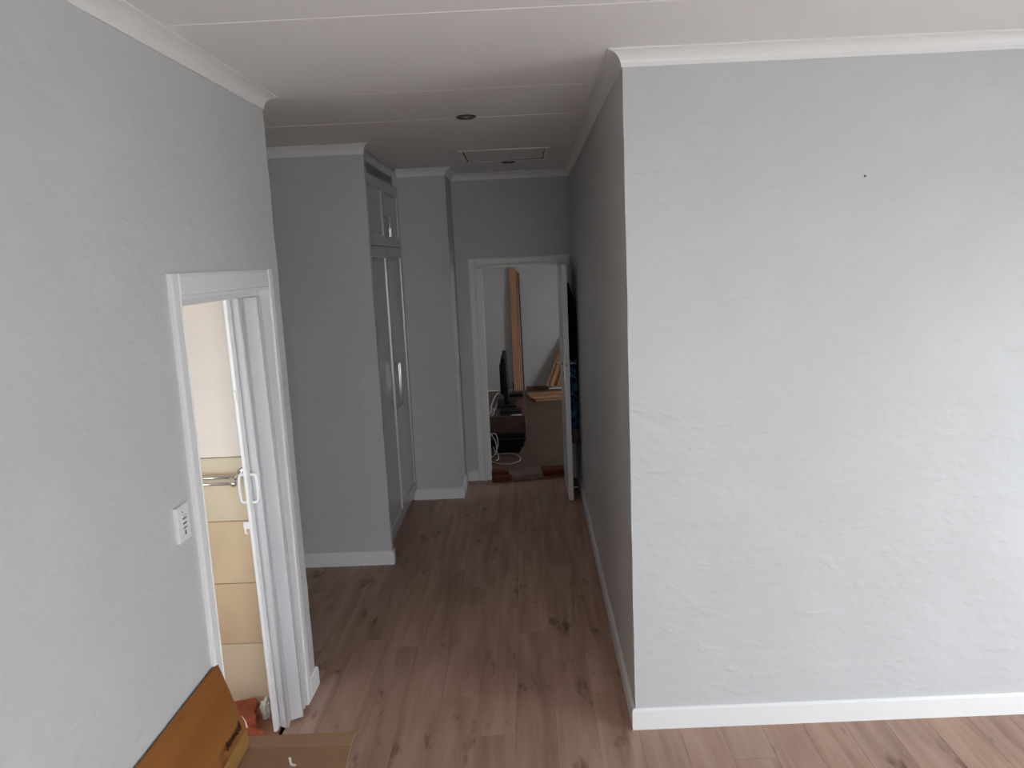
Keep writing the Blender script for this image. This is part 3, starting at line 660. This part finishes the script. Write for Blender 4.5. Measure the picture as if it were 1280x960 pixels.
timber((.0, 11.52, .037), (1.0, 11.60, .037), .16, .024, 'pine board lying on the rear boards at the foot of the slanting slats', PINEX, (0, 0, 1))
timber((-.03, YW-.06, .03), (.33, YW-.05, .03), .03, .06, 'dark timber length on the floor along the far wall', DARKT, (0, 0, 1))

# ---------------------------------------------------------------- cartons at the bottom left
bx = thing('cardboard_box', (-.88, 2.1, 0), 'brown cardboard box with a flat open flap under the orange-brown carton', 'box')
BX0, BX1, BY0, BY1, BZ = -1.105, -.688, 1.30, 2.570, .40
mb = MB(); mb.box(BX0, BX1, BY0, 2.10, .001, BZ-.006); mb.build('body', CARD, bx, .004)
mb = MB(); mb.hexa((BX0, 2.105, BZ-.006), (BX1+.03, 2.105, BZ-.006), (BX1, 2.485, BZ-.006), (BX0, 2.485, BZ-.006),
                   (BX0, 2.105, BZ), (BX1+.03, 2.105, BZ), (BX1, 2.485, BZ), (BX0, 2.485, BZ)); mb.build('flap', CARD, bx, .002, 1)
mb = MB(); mb.hexa((BX0, 2.487, BZ-.006), (BX1, 2.487, BZ-.006), (BX1-.004, BY1, BZ-.008), (BX0, BY1-.004, BZ-.008),
                   (BX0, 2.487, BZ), (BX1, 2.487, BZ), (BX1-.004, BY1, BZ-.002), (BX0, BY1-.004, BZ-.002)); mb.build('flap_edge', CARD2, bx, .002, 1)
fc = thing('flooring_carton', (-1.1, 1.9, BZ), 'orange-brown wood-print carton with dark script leaning on the left wall', 'carton')
cx0, cx1 = 1.35, 2.500
def cart_prof(y):
    xw = xl(y)+.006
    return [(xw, .728), (xw+.008, .727), (-1.072, .492), (-1.064, .472), (-1.060, .402), (xw+.002, .402)]
mb = MB(); mb.sweep([[Vector((x, y, z)) for x, z in cart_prof(y)] for y in (cx0, 1.7, 2.1, 2.38, cx1)]); body = mb.build('body', PRINT, fc, .004, 2)
me = body.data; me.materials.append(PRINT2)
for p in me.polygons:
    if p.normal.x > .97 and p.center.z < .09: p.material_index = 1
# script along the lower edge of the sloping face: brush stroke letters as flat ink
S0 = Vector((-1.072, 0, .492)); S1 = Vector((xl(2.3)+.014, 0, .727)); Sd = (S1-S0).normalized(); Sn = Vector((-Sd.z, 0, Sd.x)); Sn = Sn if Sn.x > 0 else -Sn
def ink(points, w):
    vs = []; fs = []
    for i, (y, h, ww) in enumerate(points):
        p = S0+Sd*h+Sn*.0045; p.y = y
        a = Vector((0, 0, 0)) if i in (0, len(points)-1) else None
        q = points[min(i+1, len(points)-1)]; o = points[max(i-1, 0)]
        d = Vector((0, q[0]-o[0], 0))+Sd*(q[1]-o[1]); d.normalize(); s = d.cross(Sn)
        vs += [p+s*w*ww/2, p-s*w*ww/2]
    for i in range(len(points)-1): fs.append((2*i, 2*i+1, 2*i+3, 2*i+2))
    return vs, fs
letters = []
y = 2.447
mb = MB()
def glyph(y0, pts, w=.008):
    v, f = ink([(y0-a*.026, .004+b*.019, c) for a, b, c in pts], w); mb.add(v, f)
for kk, g in enumerate(['b', 'o', 'm', 'm', 'a', 't']):
    yy = 2.462-.022*kk
    if g == 'b': glyph(yy, [(0, 1.5, .8), (.05, .8, 1.2), (.1, .05, 1.2), (.5, .0, 1), (.7, .4, 1), (.5, .75, .9), (.15, .6, .6)])
    if g == 'o': glyph(yy, [(.4, .75, .7), (.1, .5, 1.2), (.15, .1, 1.2), (.5, .0, 1), (.7, .4, 1.1), (.45, .75, .7)])
    if g == 'm': glyph(yy, [(.0, .7, .7), (.05, .05, 1.2), (.1, .5, .8), (.3, .75, 1), (.38, .05, 1.2), (.45, .55, .8), (.65, .75, 1), (.75, .0, 1.1)])
    if g == 'a': glyph(yy, [(.6, .7, .7), (.2, .65, 1.1), (.1, .2, 1.2), (.4, .0, 1), (.65, .35, 1), (.65, .7, .8), (.75, .0, 1)])
    if g == 't': glyph(yy, [(.2, 1.3, .8), (.2, .2, 1.2), (.45, .0, 1), (.75, .15, .6)])
mb.build('script_print', INK, fc)
mb = MB(); mb.add([(-1.071, 2.5035, .497), (-1.082, 2.5035, .520), (-1.076, 2.5045, .512), (-1.066, 2.5045, .490), (-1.063, 2.5035, .470), (-1.068, 2.502, .472)], [(0, 1, 2, 3, 4, 5)])
mb.build('torn_corner', TORN, fc)
mb = MB(); mb.hexa((-.880, 2.385, .4), (-.874, 2.385, .4), (-.874, 2.388, .4), (-.880, 2.388, .4), (-.886, 2.392, .424), (-.877, 2.392, .424), (-.877, 2.395, .424), (-.886, 2.395, .424))
mb.hexa((-.874, 2.380, .4), (-.858, 2.378, .4), (-.858, 2.386, .4), (-.874, 2.388, .4), (-.874, 2.382, .406), (-.860, 2.378, .403), (-.860, 2.386, .403), (-.874, 2.388, .406))
tag(mb.build('paper_label', PAPER), 'small white paper tag standing on the flap of the brown cardboard box', 'paper')
